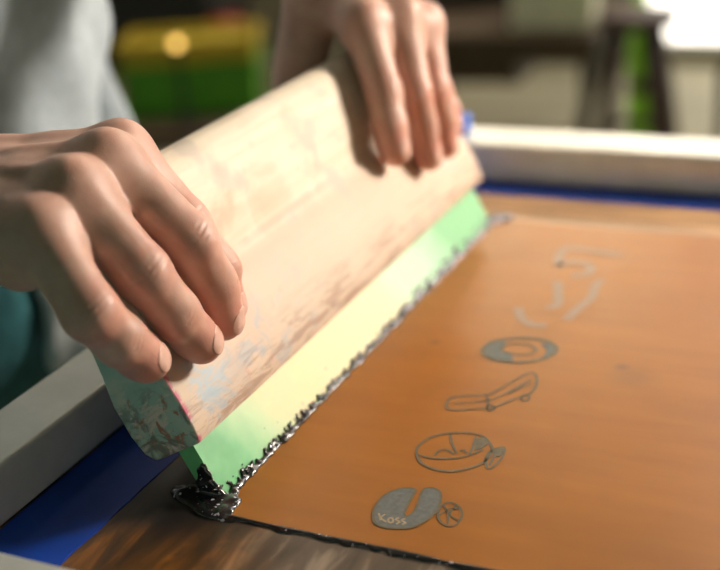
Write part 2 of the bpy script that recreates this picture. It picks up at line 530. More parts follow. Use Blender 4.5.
U_FILL= [(0.0783, 0.0336), (0.0755, 0.0341), (0.0718, 0.0325), (0.0686, 0.029), (0.0666, 0.0231), (0.0669, 0.0157), (0.0689, 0.009), (0.0723, 0.0042), (0.0771, 0.0029), (0.0823, 0.004), (0.0872, 0.0059), (0.0902, 0.0101), (0.0923, 0.0157), (0.0931, 0.0226), (0.0917, 0.0299), (0.0892, 0.0353), (0.0862, 0.0372), (0.0833, 0.0369), (0.0817, 0.035), (0.0824, 0.0293), (0.0837, 0.0229), (0.0842, 0.017), (0.083, 0.0136), (0.0814, 0.0138), (0.0804, 0.0167), (0.0794, 0.0238), (0.0789, 0.0292)]
BALL= [(0.1044, 0.0223), (0.1051, 0.0194), (0.1052, 0.0167), (0.1046, 0.0145), (0.1034, 0.013), (0.1017, 0.0125), (0.0998, 0.0129), (0.0978, 0.0143), (0.096, 0.0164), (0.0946, 0.0191), (0.0938, 0.022), (0.0937, 0.0248), (0.0943, 0.0271), (0.0955, 0.0286), (0.0972, 0.0292), (0.0992, 0.0287), (0.1012, 0.0273), (0.103, 0.025)]
BALL_L= [[(0.0955, 0.0184), (0.098, 0.0242), (0.1022, 0.0256)], [(0.0943, 0.0263), (0.0986, 0.0211), (0.1013, 0.0131)], [(0.0997, 0.0281), (0.0993, 0.0206), (0.1048, 0.0176)]]
U_TXT= [[(0.0703, 0.0117), (0.0733, 0.0071)], [(0.0732, 0.0117), (0.0725, 0.0088), (0.076, 0.0067)], [(0.0783, 0.0088), (0.0786, 0.0075), (0.0781, 0.0068), (0.0771, 0.007), (0.0763, 0.0081), (0.0761, 0.0094), (0.0766, 0.0102), (0.0775, 0.0099), (0.0783, 0.0088)], [(0.08, 0.0113), (0.0791, 0.0097), (0.0814, 0.0085), (0.0806, 0.0066)], [(0.0826, 0.0115), (0.0817, 0.0099), (0.084, 0.0087), (0.0831, 0.0071)]]
RING= [(0.0657, 0.0657), (0.0657, 0.072), (0.0686, 0.0794), (0.0751, 0.0847), (0.0842, 0.0875), (0.0912, 0.0864), (0.0971, 0.0802), (0.0994, 0.0747), (0.0994, 0.0655), (0.0949, 0.0581), (0.0873, 0.0527), (0.0793, 0.0524), (0.0724, 0.0554), (0.068, 0.0609)]
RING_L= [[(0.0682, 0.0617), (0.076, 0.0608), (0.0848, 0.0636), (0.091, 0.0687), (0.0953, 0.075)], [(0.0754, 0.0839), (0.0801, 0.0749), (0.085, 0.0678)], [(0.0879, 0.0854), (0.0896, 0.0771), (0.0907, 0.0692)], [(0.0758, 0.0634), (0.076, 0.0681), (0.0794, 0.07), (0.0839, 0.067)], [(0.1018, 0.061), (0.0988, 0.0684), (0.0992, 0.0754), (0.1037, 0.0799), (0.1058, 0.0706), (0.1039, 0.0607), (0.1018, 0.061)], [(0.1005, 0.0774), (0.1021, 0.0694), (0.1024, 0.0627)], [(0.0855, 0.0703), (0.0865, 0.0722), (0.0891, 0.0696)]]
RING_F= [[(0.089, 0.0838), (0.0917, 0.085), (0.0955, 0.0813), (0.0945, 0.0771), (0.0931, 0.0743), (0.0912, 0.0737), (0.09, 0.0788)], [(0.0999, 0.0756), (0.1036, 0.0791), (0.1046, 0.0725), (0.1027, 0.0711)]]
BOARD= [(0.0663, 0.106), (0.0631, 0.1176), (0.071, 0.1221), (0.0781, 0.1253), (0.0817, 0.1296), (0.0867, 0.1424), (0.0915, 0.1534), (0.0942, 0.1549), (0.0973, 0.1507), (0.0999, 0.1415), (0.0991, 0.1326), (0.0927, 0.1244), (0.087, 0.1143), (0.0818, 0.1117)]
BOARD_L= [[(0.0665, 0.1119), (0.0802, 0.1193), (0.0847, 0.1241), (0.0901, 0.1353), (0.0955, 0.1472)], [(0.0794, 0.1246), (0.0826, 0.1182), (0.0833, 0.1132)], [(0.0873, 0.114), (0.0875, 0.1124), (0.0869, 0.1112), (0.0858, 0.1108), (0.0845, 0.1115), (0.0837, 0.1129), (0.0835, 0.1146), (0.084, 0.1158), (0.0852, 0.1161), (0.0864, 0.1154), (0.0873, 0.114)], [(0.1003, 0.1288), (0.1006, 0.1269), (0.1, 0.1255), (0.0989, 0.1251), (0.0976, 0.126), (0.0967, 0.1277), (0.0964, 0.1296), (0.097, 0.131), (0.0981, 0.1313), (0.0994, 0.1305), (0.1003, 0.1288)], [(0.0889, 0.1296), (0.0966, 0.1438)]]
DOG= [(0.0976, 0.1847), (0.098, 0.1806), (0.097, 0.1763), (0.0946, 0.1722), (0.0909, 0.1685), (0.0864, 0.1657), (0.0813, 0.1638), (0.076, 0.1631), (0.0709, 0.1636), (0.0665, 0.1652), (0.063, 0.1679), (0.0609, 0.1715), (0.0602, 0.1757), (0.0611, 0.1801), (0.0635, 0.1844), (0.0672, 0.1882), (0.0719, 0.1911), (0.0772, 0.1931), (0.0827, 0.1937), (0.0879, 0.1931), (0.0923, 0.1913), (0.0956, 0.1884)]
DOG_IN= [(0.0877, 0.1807), (0.0878, 0.1788), (0.0872, 0.177), (0.0859, 0.1754), (0.084, 0.1741), (0.0816, 0.1732), (0.079, 0.1727), (0.0763, 0.1728), (0.0738, 0.1734), (0.0716, 0.1744), (0.07, 0.1759), (0.0691, 0.1776), (0.0689, 0.1794), (0.0695, 0.1813), (0.0708, 0.1829), (0.0728, 0.1843), (0.0752, 0.1852), (0.0779, 0.1857), (0.0806, 0.1856), (0.0831, 0.1849), (0.0852, 0.1839), (0.0868, 0.1824)]
DOG_F= [[(0.0592, 0.1749), (0.0598, 0.1833), (0.066, 0.1881), (0.0704, 0.1818), (0.0697, 0.1742), (0.0771, 0.1715), (0.0789, 0.166), (0.0697, 0.1645), (0.0633, 0.1687)], [(0.0878, 0.1892), (0.0958, 0.1878), (0.0972, 0.1796), (0.0936, 0.1738), (0.0932, 0.1821)]]
FAINT= [[(0.0659, 0.2969), (0.0615, 0.3141), (0.0628, 0.3274), (0.0725, 0.327), (0.0856, 0.3251), (0.099, 0.3234)], [(0.0659, 0.2969), (0.0735, 0.3054), (0.0844, 0.3016), (0.087, 0.2895), (0.0786, 0.2827)], [(0.0723, 0.2733), (0.0782, 0.2553), (0.0821, 0.2385), (0.0763, 0.2361)], [(0.0975, 0.2814), (0.0959, 0.2718), (0.0981, 0.2548), (0.0946, 0.2382), (0.0926, 0.2213)], [(0.0616, 0.2307), (0.0678, 0.2172), (0.0768, 0.2103), (0.0841, 0.2123)]]

bm = filled('a', [smooth_line(U_FILL, True, 3)], None)
u = finish('horseshoe_drawing', bm, M['grey_tone']); u['label'] = 'grey filled horseshoe shaped drawing'
bm = bmesh.new()
for l in U_TXT: stroke(bm, l, .0007, z=.00035)
x = finish('letter_mark', bm, M['speck_tone']); x.parent = u; x.location = (0, 0, 0)
bm = bmesh.new(); stroke(bm, U_FILL, .0009, True, .0003); 
stroke(bm, BALL, .0008, True)
for l in BALL_L: stroke(bm, l, .0007)
finish('ball_drawing', bm, M['line_tone'])
bm = bmesh.new(); stroke(bm, RING, .0011, True)
for l in RING_L: stroke(bm, l, .0009)
bm2 = finish('ring_drawing', bm, M['line_tone'])
finish('ring_shading', filled('a', [smooth_line(p, True, 3) for p in RING_F], None), M['line_tone'])
bm = bmesh.new(); stroke(bm, BOARD, .0011, True)
for l in BOARD_L: stroke(bm, l, .0009)
finish('plank_drawing', bm, M['line_tone'])
bm = bmesh.new(); stroke(bm, DOG, .0022, True); stroke(bm, DOG_IN, .0014, True)
finish('oval_drawing', bm, M['line_tone'])
finish('oval_shading', filled('a', [smooth_line(p, True, 3) for p in DOG_F], None), M['grey_tone'])
bm = bmesh.new()
for l in FAINT: stroke(bm, l, .0045)
finish('faint_drawing', bm, M['faint_tone'])

# ------------------------------------------------------------------ squeegee
sq = bpy.data.objects.new('squeegee', None); link(sq); sq.matrix_world = sq_matrix()
sq.empty_display_size = .03
tag(sq, 'wooden handled squeegee with green and cream blade leaning on the screen', 'squeegee')
prof = [(-.0004, .0012), (.0010, .008), (.0014, .020), (.0004, .040), (-.0018, .052), (-.0044, .0595), (-.0032, .068), (-.0008, .082), (0, .100), (-.0005, .110), (-.0035, .1165), (-.010, .1200), (-.022, .1200),
        (-.031, .1150), (-.0355, .105), (-.0362, .094), (-.0335, .080), (-.0295, .066), (-.0288, .056), (-.0308, .044), (-.0345, .030), (-.0352, .014), (-.0335, .004), (-.0290, -.0008), (-.012, -.0004), (-.0016, -.0002)]
def extrude(prof, y0, y1, n, jitter=0):
    bm = bmesh.new(); rings = []
    for i in range(n + 1):
        y = y0 + (y1 - y0) * i / n
        rings.append([bm.verts.new((h + jitter * (mnoise.noise(Vector((h * 40, y * 30, s * 40)))), y, s)) for h, s in prof])
    m = len(prof)
    for a, b in zip(rings, rings[1:]):
        for k in range(m): bm.faces.new((a[k], a[(k + 1) % m], b[(k + 1) % m], b[k]))
    bm.faces.new(rings[0]); bm.faces.new(rings[-1][::-1])
    return bm
bm = extrude(prof, 0, .3725, 60, .0006)
hd = bm_obj('handle', bm, M['wood'], sq, smooth=True)
hd.data.set_sharp_from_angle(angle=math.radians(40))
mod = hd.modifiers.new('b', 'BEVEL'); mod.width = .0012; mod.segments = 2; mod.limit_method = 'ANGLE'; mod.angle_limit = math.radians(50)
bl = [(-.0054, .010), (-.0054, -.0274), (-.0062, -.0280), (-.0145, -.0238), (-.0150, -.0228), (-.0150, .010)]
bm = extrude(bl, .0012, .3600, 40)
o = bm_obj('blade', bm, M['blade'], sq, smooth=True); o.data.set_sharp_from_angle(angle=math.radians(25))

# ------------------------------------------------------------------ wet ink along the blade
random.seed(21)
F = Field((-.046, -.024, -.0005), (.014, .385, .024), .0008)
D = F.full()
def blob(x, y, z, rx, ry, rz, k=.0012): add_ell(F, D, (x, y, z), (rx, ry, rz), k, pad=.003)
y = -.003
while y < .364:
    lump = 1.0 + 1.1 * max(0, mnoise.noise(Vector((y * 60, 0, 0)))) 
    blob(.0008 + random.uniform(-.0004, .0010), y, .0003, random.uniform(.0008, .0016) * lump, random.uniform(.0009, .0018), random.uniform(.0007, .0013) * lump)
    for k_ in range(random.choice((0, 1, 1, 2, 3))):      # flecks climbing the blade face
        hi = .0035 if y < .22 else .0055
        up = hi * random.random() ** 1.3 * (1.8 if y < .022 else 1)
        blob(.0004 - .52 * up, y + random.uniform(-.0012, .0012), up, random.uniform(.0005, .0009), random.uniform(.0006, .0014), random.uniform(.0006, .0014), .0006)
    y += random.uniform(.0010, .0018)
for i in range(230):                                # scraped-off ink lying beyond the near end of the blade
    a = random.random(); b_ = random.random()
    blob(-.022 + .028 * a, .002 - (.016 * a + .002) * b_ + random.uniform(-.001, .001), .0002, random.uniform(.0012, .0034), random.uniform(.0010, .0026), random.uniform(.0004, .0009) * (1 + .7 * a), .0014)
for i in range(70):                                 # ink clinging to the end of the blade
    a = random.random(); t = random.random()
    q_ = W(-.0275 + .020 * a * (1 - .5 * t), -.0058 - .0088 * t, .0006)
    blob(q_[0], q_[1], q_[2], random.uniform(.0009, .0018), .0009, random.uniform(.0009, .0018))
for i in range(26):
    blob(random.uniform(-.004, .010), random.uniform(.362, .376), .0003, random.uniform(.0015, .003), random.uniform(.0015, .003), random.uniform(.0008, .0022))
V, Fc = surface_net(F, D, 1)
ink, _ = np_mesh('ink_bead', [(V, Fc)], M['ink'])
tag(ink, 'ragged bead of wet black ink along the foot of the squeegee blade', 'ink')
# thin ridge of ink at the near edge of the wiped swath
F = Field((.000, -.018, -.0004), (.424, -.006, .004), .0007)
D = F.full(); x = .002
while x < .420:
    add_ell(F, D, (x, -.0116 + .0010 * mnoise.noise(Vector((x * 40, 0, 3))), .0001), (.0016, random.uniform(.0004, .0011), .0007), .001, pad=.003)
    if random.random() < .06: add_ell(F, D, (x, -.0130, .0001), (random.uniform(.002, .005), random.uniform(.001, .0022), .0009), .001, pad=.003)
    x += .0011
V, Fc = surface_net(F, D, 0)
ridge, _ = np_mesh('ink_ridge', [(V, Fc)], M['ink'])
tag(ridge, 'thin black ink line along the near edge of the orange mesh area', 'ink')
# ------------------------------------------------------------------ person
person = empty('person', (-.46, .20, -.88), 'person in a grey shirt pressing a squeegee with both hands', 'person')
def V3(a): return np.array(a, float)
def unit(v): v = np.array(v, float); return v / np.linalg.norm(v)

HANDS = {
 'near': dict(h=.0008, wrist=V3((-.125, -.004, .137)), elbow=V3((-.345, -.09, .222)),
   fingers=[  # little, ring, middle, index : MCP, PIP, DIP, TIP in squeegee coordinates
    [(0.1134, 0.008, -0.0246), (0.0762, 0.018, -0.0339), (0.0597, 0.0155, -0.0251), (0.0453, 0.0108, -0.0128)],
    [(0.1221, 0.013, -0.0011), (0.0781, 0.0235, -0.0019), (0.0558, 0.018, 0.0086), (0.0368, 0.0108, 0.0222)],
    [(0.1255, 0.015, 0.0252), (0.0796, 0.0275, 0.0295), (0.0555, 0.019, 0.0395), (0.0387, 0.0108, 0.0433)],
    [(0.1277, 0.007, 0.047), (0.0857, 0.018, 0.0468), (0.0613, 0.016, 0.0519), (0.042, 0.0095, 0.0527)]],
   rad=[(.0122, .0116, .0107, .0096), (.0126, .0121, .0110, .0098), (.0127, .0123, .0112, .0098), (.0118, .0106, .0098, .0088)],
   wr=.0215, thumb=[(.118, -.048, .040), (.098, -.052, .058), (.074, -.0475, .066)], side=1),
 'far': dict(h=.0012, wrist=V3((-.108, .338, .176)), elbow=V3((-.315, .44, .29)),
   fingers=[
    [(0.1019, 0.018, 0.3542), (0.0704, 0.014, 0.3469), (0.0559, 0.012, 0.3487), (0.0428, 0.009, 0.3472)],
    [(0.1109, 0.03, 0.3402), (0.0729, 0.024, 0.3213), (0.0536, 0.016, 0.3259), (0.0359, 0.009, 0.3271)],
    [(0.1223, 0.03, 0.315), (0.0775, 0.024, 0.2955), (0.0554, 0.016, 0.2974), (0.0379, 0.01, 0.2961)],
    [(0.1302, 0.017, 0.2916), (0.0872, 0.016, 0.2751), (0.0679, 0.0135, 0.2658), (0.0535, 0.0105, 0.2617)]],
   rad=[(.0105, .0085, .0078, .0072), (.0115, .0098, .0090, .0082), (.0120, .0104, .0096, .0088), (.0126, .0112, .0104, .0094)],
   wr=.0185, thumb=[(.120, -.048, .300), (.098, -.052, .288), (.074, -.0475, .282)], side=-1),
}

def build_arm(hd):
    """one hand with its forearm: returns mesh pieces, nail pieces"""
    fin = [[W(*p) for p in f] for f in hd['fingers']]
    wr, el = hd['wrist'], hd['elbow']
    th = [W(*p) for p in hd['thumb']]
    mcp = [f[0] for f in fin]
    lat = unit(mcp[3] - mcp[0])
    fwd = unit(np.mean(mcp, 0) - wr)
    lat = unit(lat - fwd * lat.dot(fwd))
    dors = np.cross(fwd, lat)
    if dors.dot(SN + np.array([0, 0, 1.])) < 0: dors = -dors
    hd['dors'] = dors
    def joints(f):
        return [(f[1] + unit(f[1] - .5 * (f[0] + f[2])) * .0), f[2]]
    pieces = []; nails = []; red_pts = []
    allp = np.array([p for f in fin for p in f] + th + [wr])
    def eval_field(F):
        P = F.full()
        # forearm: two bones wide at the wrist, round at the elbow
        for s in (-1, 1):
            a = wr + lat * s * .0115; b = wr + (el - wr) * .45 + lat * s * .010
            add_cone(F, P, a, b, hd['wr'], .027, .014)
            add_cone(F, P, b, el, .027, .034, .02)
        # palm
        for i, m in enumerate(mcp):
            c = wr + lat * (-.017 + .0115 * i) + fwd * .008 - dors * .002
            add_cone(F, P, c, m - dors * .0035, .0145, hd['rad'][i][0] + .0005, .012)
            # tendon
            add_cone(F, P, c + dors * .0125, m + dors * .0078, .0024, .0030, .006)
        for i in range(3):
            a = .5 * (mcp[i] + mcp[i + 1])
            q1 = .5 * (fin[i][1] + fin[i + 1][1])
            add_cone(F, P, a - fwd * .030 - dors * .003, a - dors * .0035, .0125, .0105, .008)
            add_cone(F, P, a - dors * .005, a + unit(q1 - a) * .012 - dors * .005, .0105, .0085, .006)
        # heel of the palm, thumb ball
        cm = wr + fwd * .022 + lat * .024 - dors * .010
        add_cone(F, P, wr + fwd * .02 - lat * .012 - dors * .012, mcp[0] - dors * .012 - fwd * .012, .019, .0135, .014)
        add_cone(F, P, cm, th[0], .0165, .0145, .014)
        T_ = F.full()
        add_cone(F, T_, cm, th[0], .0150, .0130, .006)
        add_cone(F, T_, th[0], th[1], .0125, .0110, .005)
        add_cone(F, T_, th[1], th[2], .0112, .0090, .004)
        H = smin(P, T_, .010)
        for i, f in enumerate(fin):
            r = hd['rad'][i]
            D = F.full()
            add_cone(F, D, f[0], f[1], r[0], r[1], .002)
            add_cone(F, D, f[1], f[2], r[1] * .98, r[2], .004)
            add_cone(F, D, f[2], f[3], r[2] * .98, r[3], .004)
            # knuckle bones and finger pad
            for j, rr in ((1, .0052), (2, .0040)):
                dj = unit(f[j] - .5 * (f[j - 1] + f[j + 1]))
                add_ell(F, D, f[j] + dj * (r[j] - rr * .82), (rr, rr, rr), .006)
            add_ell(F, D, f[0] + dors * (r[0] - .0086), (.0080, .0080, .0080), .008)
            pad = f[3] * .7 + f[2] * .3 - SN * .0015
            add_ell(F, D, pad, (r[3] * .95,) * 3, .004)
            # creases over the knuckles
            for j, am, sp in ((1, .0010, .0028), (2, .0007, .0023)):
                ax = unit(f[j + 1] - f[j - 1]); dj = unit(f[j] - .5 * (f[j - 1] + f[j + 1]) + SN * .002)
                sl = F.sub([f[j][k] - .02 for k in range(3)], [f[j][k] + .02 for k in range(3)])
                if any(x.stop <= x.start for x in sl): continue
                g = F.grid(sl)
                u = sum((g[k] - f[j][k]) * ax[k] for k in range(3)); w_ = sum((g[k] - f[j][k]) * dj[k] for k in range(3))
                lt = np.cross(ax, dj); v_ = sum((g[k] - f[j][k]) * lt[k] for k in range(3))
                mask = np.exp(-(u / (sp * 1.35)) ** 2) * np.clip(w_ / .006, 0, 1) * np.clip(1 - np.abs(v_) / .010, 0, 1)
                D[sl] += am * mask * (.5 + .5 * np.cos(2 * np.pi * (u + .25 * np.abs(v_)) / sp))
            # flat nail bed
            H = np.minimum(np.minimum(H, D), np.where((np.abs(P) < .02) & (np.abs(D) < .02), smin(P, D, .009), 1.0))
            hd.setdefault('_D', {})
        return H
    lo = np.minimum(allp.min(0), wr - .03) - .028; hi = np.maximum(allp.max(0), wr + .03) + .028
    F = Field(lo, hi, hd['h']); H = eval_field(F)
    # clip behind the wrist so that the coarse forearm takes over
    ax = unit(el - wr)
    g = F.grid(tuple(slice(0, n) for n in F.n))
    t = sum((g[k] - wr[k]) * ax[k] for k in range(3))
    Hc = np.maximum(H, t - .016)
    V, Fc = surface_net(F, Hc, 1); tt = (V - wr) @ ax
    keep = (tt[Fc] < .0145).all(1); pieces.append((V, Fc[keep]))
    lo = np.minimum(wr, el) - .055; hi = np.maximum(wr, el) + .055
    F2 = Field(lo, hi, .003); H2 = eval_field(F2); g = F2.grid(tuple(slice(0, n) for n in F2.n))
    t = sum((g[k] - wr[k]) * ax[k] for k in range(3))
    H2 = np.maximum(H2, .008 - t)
    V, Fc = surface_net(F2, H2, 1); tt = (V - wr) @ ax
    keep = (tt[Fc] > .0105).all(1); pieces.append((V, Fc[keep]))
    # nails
    for i, f in enumerate(fin):
        r = hd['rad'][i]; ax = unit(f[3] - f[2]); dn = unit(SN - ax * SN.dot(ax)); lt = np.cross(ax, dn)
        c = f[3] + ax * .0010 + dn * (r[3] * .97)
        Fn = Field(c - .012, c + .012, .0005)
        D = Fn.full(); add_cone(Fn, D, f[2], f[3], r[2] * .98 + .0004, r[3] + .0004, .001)
        pad = f[3] * .7 + f[2] * .3 - SN * .0015
        add_ell(Fn, D, pad, (r[3] * .95,) * 3, .004)
        g = Fn.grid(tuple(slice(0, n) for n in Fn.n))
        E_ = d_ell(g, c, (.0074, r[3] * .74, .0048), (ax, lt, dn))
        V, Fc = surface_net(Fn, np.maximum(D, E_), 1)
        nails.append((V, Fc))
    pts = [(f[3], .017, .75) for f in fin] + [(f[1], .012, .6) for f in fin] + [(f[2], .009, .3) for f in fin] + [(f[0], .014, .25) for f in fin]
    return pieces, nails, pts

parts = []; redp = []; nails_all = []
for key in ('near', 'far'):
    p, n, r = build_arm(HANDS[key]); parts += p; nails_all += n; redp += r
# upper arms, neck, head, trunk (coarser grid)
sh_n, sh_f = V3((-.46, .06, .50)), V3((-.46, .42, .50))
F = Field((-.66, -.20, -.10), (-.20, .60, .93), .008)
D = F.full()
for el, sh in ((HANDS['near']['elbow'], sh_n), (HANDS['far']['elbow'], sh_f)):
    add_cone(F, D, el, sh, .038, .052, .03, pad=.06)
add_cone(F, D, sh_n, sh_f, .050, .050, .03, pad=.08)
add_cone(F, D, (-.44, .16, .40), (-.445, .32, .40), .080, .080, .05, pad=.1)
add_cone(F, D, (-.43, .17, .12), (-.43, .30, .12), .078, .078, .08, pad=.1)
add_cone(F, D, (-.46, .21, .50), (-.43, .21, .64), .058, .055, .04, pad=.06)
hc = V3((-.395, .21, .735))
add_ell(F, D, hc, (.095, .077, .115), .03, pad=.06)
add_ell(F, D, hc + V3((.045, 0, -.055)), (.055, .052, .065), .03)
add_cone(F, D, hc + V3((.092, 0, .015)), hc + V3((.112, 0, -.022)), .008, .014, .012)      # nose
add_ell(F, D, hc + V3((.093, 0, -.055)), (.010, .024, .008), .008)                           # lips
for s in (-1, 1):
    add_ell(F, D, hc + V3((.0, .080 * s, -.01)), (.020, .010, .032), .008)                   # ears
    add_ell(F, D, hc + V3((.083, .032 * s, .008)), (.014, .016, .012), .006)                 # eyelids
    add_cone(F, D, hc + V3((.088, .016 * s, .030)), hc + V3((.078, .052 * s, .032)), .008, .007, .010)
V, Fc = surface_net(F, D, 1); parts.append((V, Fc))
Vall = np.concatenate([p[0] for p in parts]); red = np.zeros(len(Vall))
for c, w_, a in redp:
    red = np.maximum(red, a * np.exp(-((Vall - c) ** 2).sum(1) / w_ ** 2))
off = V3((-.46, .20, -.88))
parts = [(v - off, f) for v, f in parts]
body, _ = np_mesh('body', parts, M['skin'], person, {'red': red})
for V, Fc in nails_all:
    np_mesh('fingernail', [(V - off, Fc)], M['nail'], person)

# shirt
def cloth_noise(g, sc, amp, seed):
    x, y, z = g
    return amp * (np.sin(x * sc * 1.3 + 2.1 * np.sin(z * sc * .6 + seed)) * np.sin(y * sc + 1.7 * np.sin(z * sc * .45 + seed * 2)) + .6 * np.sin(y * sc * 1.9 + z * sc * .5 + seed))
F = Field((-.72, -.14, -.14), (-.20, .64, .62), .007)
D = F.full()
add_cone(F, D, sh_n, sh_f, .068, .068, .05, pad=.12)
add_cone(F, D, (-.44, .14, .42), (-.44, .312, .42), .120, .120, .05, pad=.14)
add_cone(F, D, (-.42, .155, .16), (-.42, .318, .16), .124, .124, .10, pad=.14)
add_cone(F, D, (-.42, .155, -.02), (-.42, .298, -.02), .124, .124, .10, pad=.14)
for el, sh in ((HANDS['near']['elbow'], sh_n), (HANDS['far']['elbow'], sh_f)):
    add_cone(F, D, sh, sh + (el - sh) * .62, .066, .058, .04, pad=.08)
add_cone(F, D, (-.425, .448, .22), (-.405, .505, -.02), .006, .022, .008)      # loose fold on the far side
g = F.grid(tuple(slice(0, n) for n in F.n))
D = D + cloth_noise(g, 34, .0065, .6)
D = np.maximum(D, -.012 - g[2] + .010 * np.sin(g[1] * 30))
V, Fc = surface_net(F, D, 2)
shirt, _ = np_mesh('shirt', [(V - off, Fc)], M['shirt'], person)
# trousers
F = Field((-.66, -.02, -.86), (-.27, .48, .06), .009)
D = F.full()
add_cone(F, D, (-.425, .16, -.05), (-.425, .33, -.05), .112, .112, .06, pad=.1)
for s in (-1, 1):
    add_cone(F, D, (-.43, .24 + .095 * s, -.10), (-.455, .21 + .10 * s, -.46), .088, .066, .03, pad=.08)
    add_cone(F, D, (-.455, .21 + .10 * s, -.46), (-.48, .21 + .10 * s, -.80), .066, .055, .02, pad=.08)
g = F.grid(tuple(slice(0, n) for n in F.n))
D = D + cloth_noise(g, 36, .005, 1.9)
V, Fc = surface_net(F, D, 2)
np_mesh('trousers', [(V - off, Fc)], M['denim'], person)
for s in (-1, 1):
    F = Field((-.58, .21 + .1 * s - .07, -.895), (-.28, .21 + .1 * s + .07, -.74), .006); D = F.full()
    yc = .21 + .10 * s
    add_cone(F, D, (-.50, yc, -.845), (-.34, yc, -.855), .040, .034, .03)
    add_cone(F, D, (-.49, yc, -.80), (-.48, yc, -.85), .045, .040, .03)
    g = F.grid(tuple(slice(0, n) for n in F.n)); D = np.maximum(D, -.879 - g[2])
    V, Fc = surface_net(F, D, 1); np_mesh('shoe', [(V - off, Fc)], M['shoe'], person)
# hair
F = Field((-.52, .08, .60), (-.26, .34, .90), .006); D = F.full()
add_ell(F, D, hc + V3((-.012, 0, .018)), (.100, .086, .112), .02, pad=.08)
g = F.grid(tuple(slice(0, n) for n in F.n))
cut = (g[0] - (hc[0] + .052)) * .8 - (g[2] - (hc[2] + .055)) * .9
D = np.maximum(D + .002 * np.sin(g[1] * 160 + 3 * np.sin(g[2] * 60)), cut)
D = np.maximum(D, (hc[2] - .055) - g[2] + 0 * g[0])
V, Fc = surface_net(F, D, 1); np_mesh('hair', [(V - off, Fc)], M['hair'], person)
for s in (-1, 1):
    bm = bmesh.new(); bmesh.ops.create_uvsphere(bm, u_segments=16, v_segments=10, radius=.0105)
    o = bm_obj('eye', bm, M['white_c'], person, smooth=True); o.location = hc + V3((.0865, .032 * s, .004)) - off
    bm = bmesh.new(); bmesh.ops.create_uvsphere(bm, u_segments=12, v_segments=8, radius=.0052)
    p = bm_obj('iris', bm, M['hair'], o, smooth=True); p.location = (.0065, 0, -.002)

# pale cloth tucked in at the waist
F = Field((-.40, .13, -.20), (-.24, .36, .02), .004); D = F.full()
add_cone(F, D, (-.300, .262, -.01), (-.290, .266, -.13), .010, .017, .02, pad=.05)
add_cone(F, D, (-.302, .274, -.02), (-.296, .286, -.11), .006, .010, .008, pad=.05)
add_cone(F, D, (-.304, .250, -.03), (-.298, .244, -.09), .006, .008, .008, pad=.05)
g = F.grid(tuple(slice(0, n) for n in F.n)); D = D + cloth_noise(g, 150, .0022, .3)
V, Fc = surface_net(F, D, 1)
rag, _ = np_mesh('cloth_rag', [(V, Fc)], M['white_cloth'])
tag(rag, 'pale grey rag hanging at the waist of the person, beyond the left rail', 'rag')
# ------------------------------------------------------------------ print table
tb = empty('print_table', (.17, .18, -.88), 'dark work table under the aluminium printing screen', 'table')
def tbox(name, x0, x1, y0, y1, z0, z1, mat, bevel=.003): return box(name, x0 - .17, x1 - .17, y0 - .18, y1 - .18, z0 + .88, z1 + .88, mat, tb, bevel)
tbox('table_top', -.105, .45, -.12, .478, -.034, -.0008, M['table'])
for x in (-.10, .405):
    for y in (-.115, .433): tbox('leg', x, x + .04, y, y + .04, -.88, -.034, M['steel'])
tbox('apron', -.09, .435, -.105, -.085, -.09, -.034, M['steel']); tbox('apron', -.09, .435, .445, .465, -.09, -.034, M['steel'])

# ------------------------------------------------------------------ workshop
def struct(o): o['kind'] = 'structure'; return o
FZ = -.88
struct(box('floor', -4.6, 3.0, -2.6, 4.4, FZ - .05, FZ, M['floor']))
struct(box('ceiling', -4.6, 3.0, -2.6, 4.4, 2.6, 2.65, M['ceil']))
struct(box('wall_left', -4.65, -4.6, -2.6, 4.4, FZ, 2.6, M['wall']))
# far wall with one broad glazed opening and two added sheen panels
bm = bmesh.new()
WX0, WX1, WZ0, WZ1 = -.84, .9, -.815, .75
UX0, UX1, UZ0, UZ1 = -2.5, -.60, 1.42, 1.84
VX0, VX1, VZ1 = -.54, 1.7, 2.50
add_box(bm, -4.6, WX0, 4.4, 4.48, FZ, UZ0); add_box(bm, WX1, 3.0, 4.4, 4.48, FZ, UZ0)
add_box(bm, WX0, WX1, 4.4, 4.48, FZ, WZ0); add_box(bm, WX0, WX1, 4.4, 4.48, WZ1, UZ0)
add_box(bm, -4.6, UX0, 4.4, 4.48, UZ0, 2.6); add_box(bm, UX0, UX1, 4.4, 4.48, UZ1, 2.6); add_box(bm, UX1, VX0, 4.4, 4.48, UZ0, 2.6)
add_box(bm, VX1, 3.0, 4.4, 4.48, UZ0, 2.6); add_box(bm, VX0, VX1, 4.4, 4.48, VZ1, 2.6)
struct(bm_obj('wall_back', bm, M['wall']))
DAY = emit_mat('daylight_glass', (1.0, .95, .86), 2.8)
win = struct(box('window_1', WX0, WX1, 4.435, 4.44, WZ0, WZ1, DAY))
panel_far = struct(box('sheen_panel_far', UX0, UX1, 4.435, 4.44, UZ0, UZ1, emit_mat('sheen_glow_far', (1.0, .86, .62), 15.0)))  # unseen glowing panel added for the sheen along the far mesh edge
panel_right = struct(box('sheen_panel_right', VX0, VX1, 4.435, 4.44, UZ0, VZ1, emit_mat('sheen_glow_right', (1.0, .90, .86), 3.6)))  # unseen glowing panel added for the pinkish sheen on the right of the mesh
bm = bmesh.new()
for x in (VX0, VX0 + 1.1, VX1 - .05): add_box(bm, x, x + .05, 4.40, 4.43, UZ0, VZ1)
add_box(bm, VX0, VX1, 4.40, 4.43, UZ0, UZ0 + .04); add_box(bm, VX0, VX1, 4.40, 4.43, VZ1 - .04, VZ1)
bm_obj('window_frame', bm, M['white_c'], panel_right)  # frame of the added right sheen panel
bm = bmesh.new()
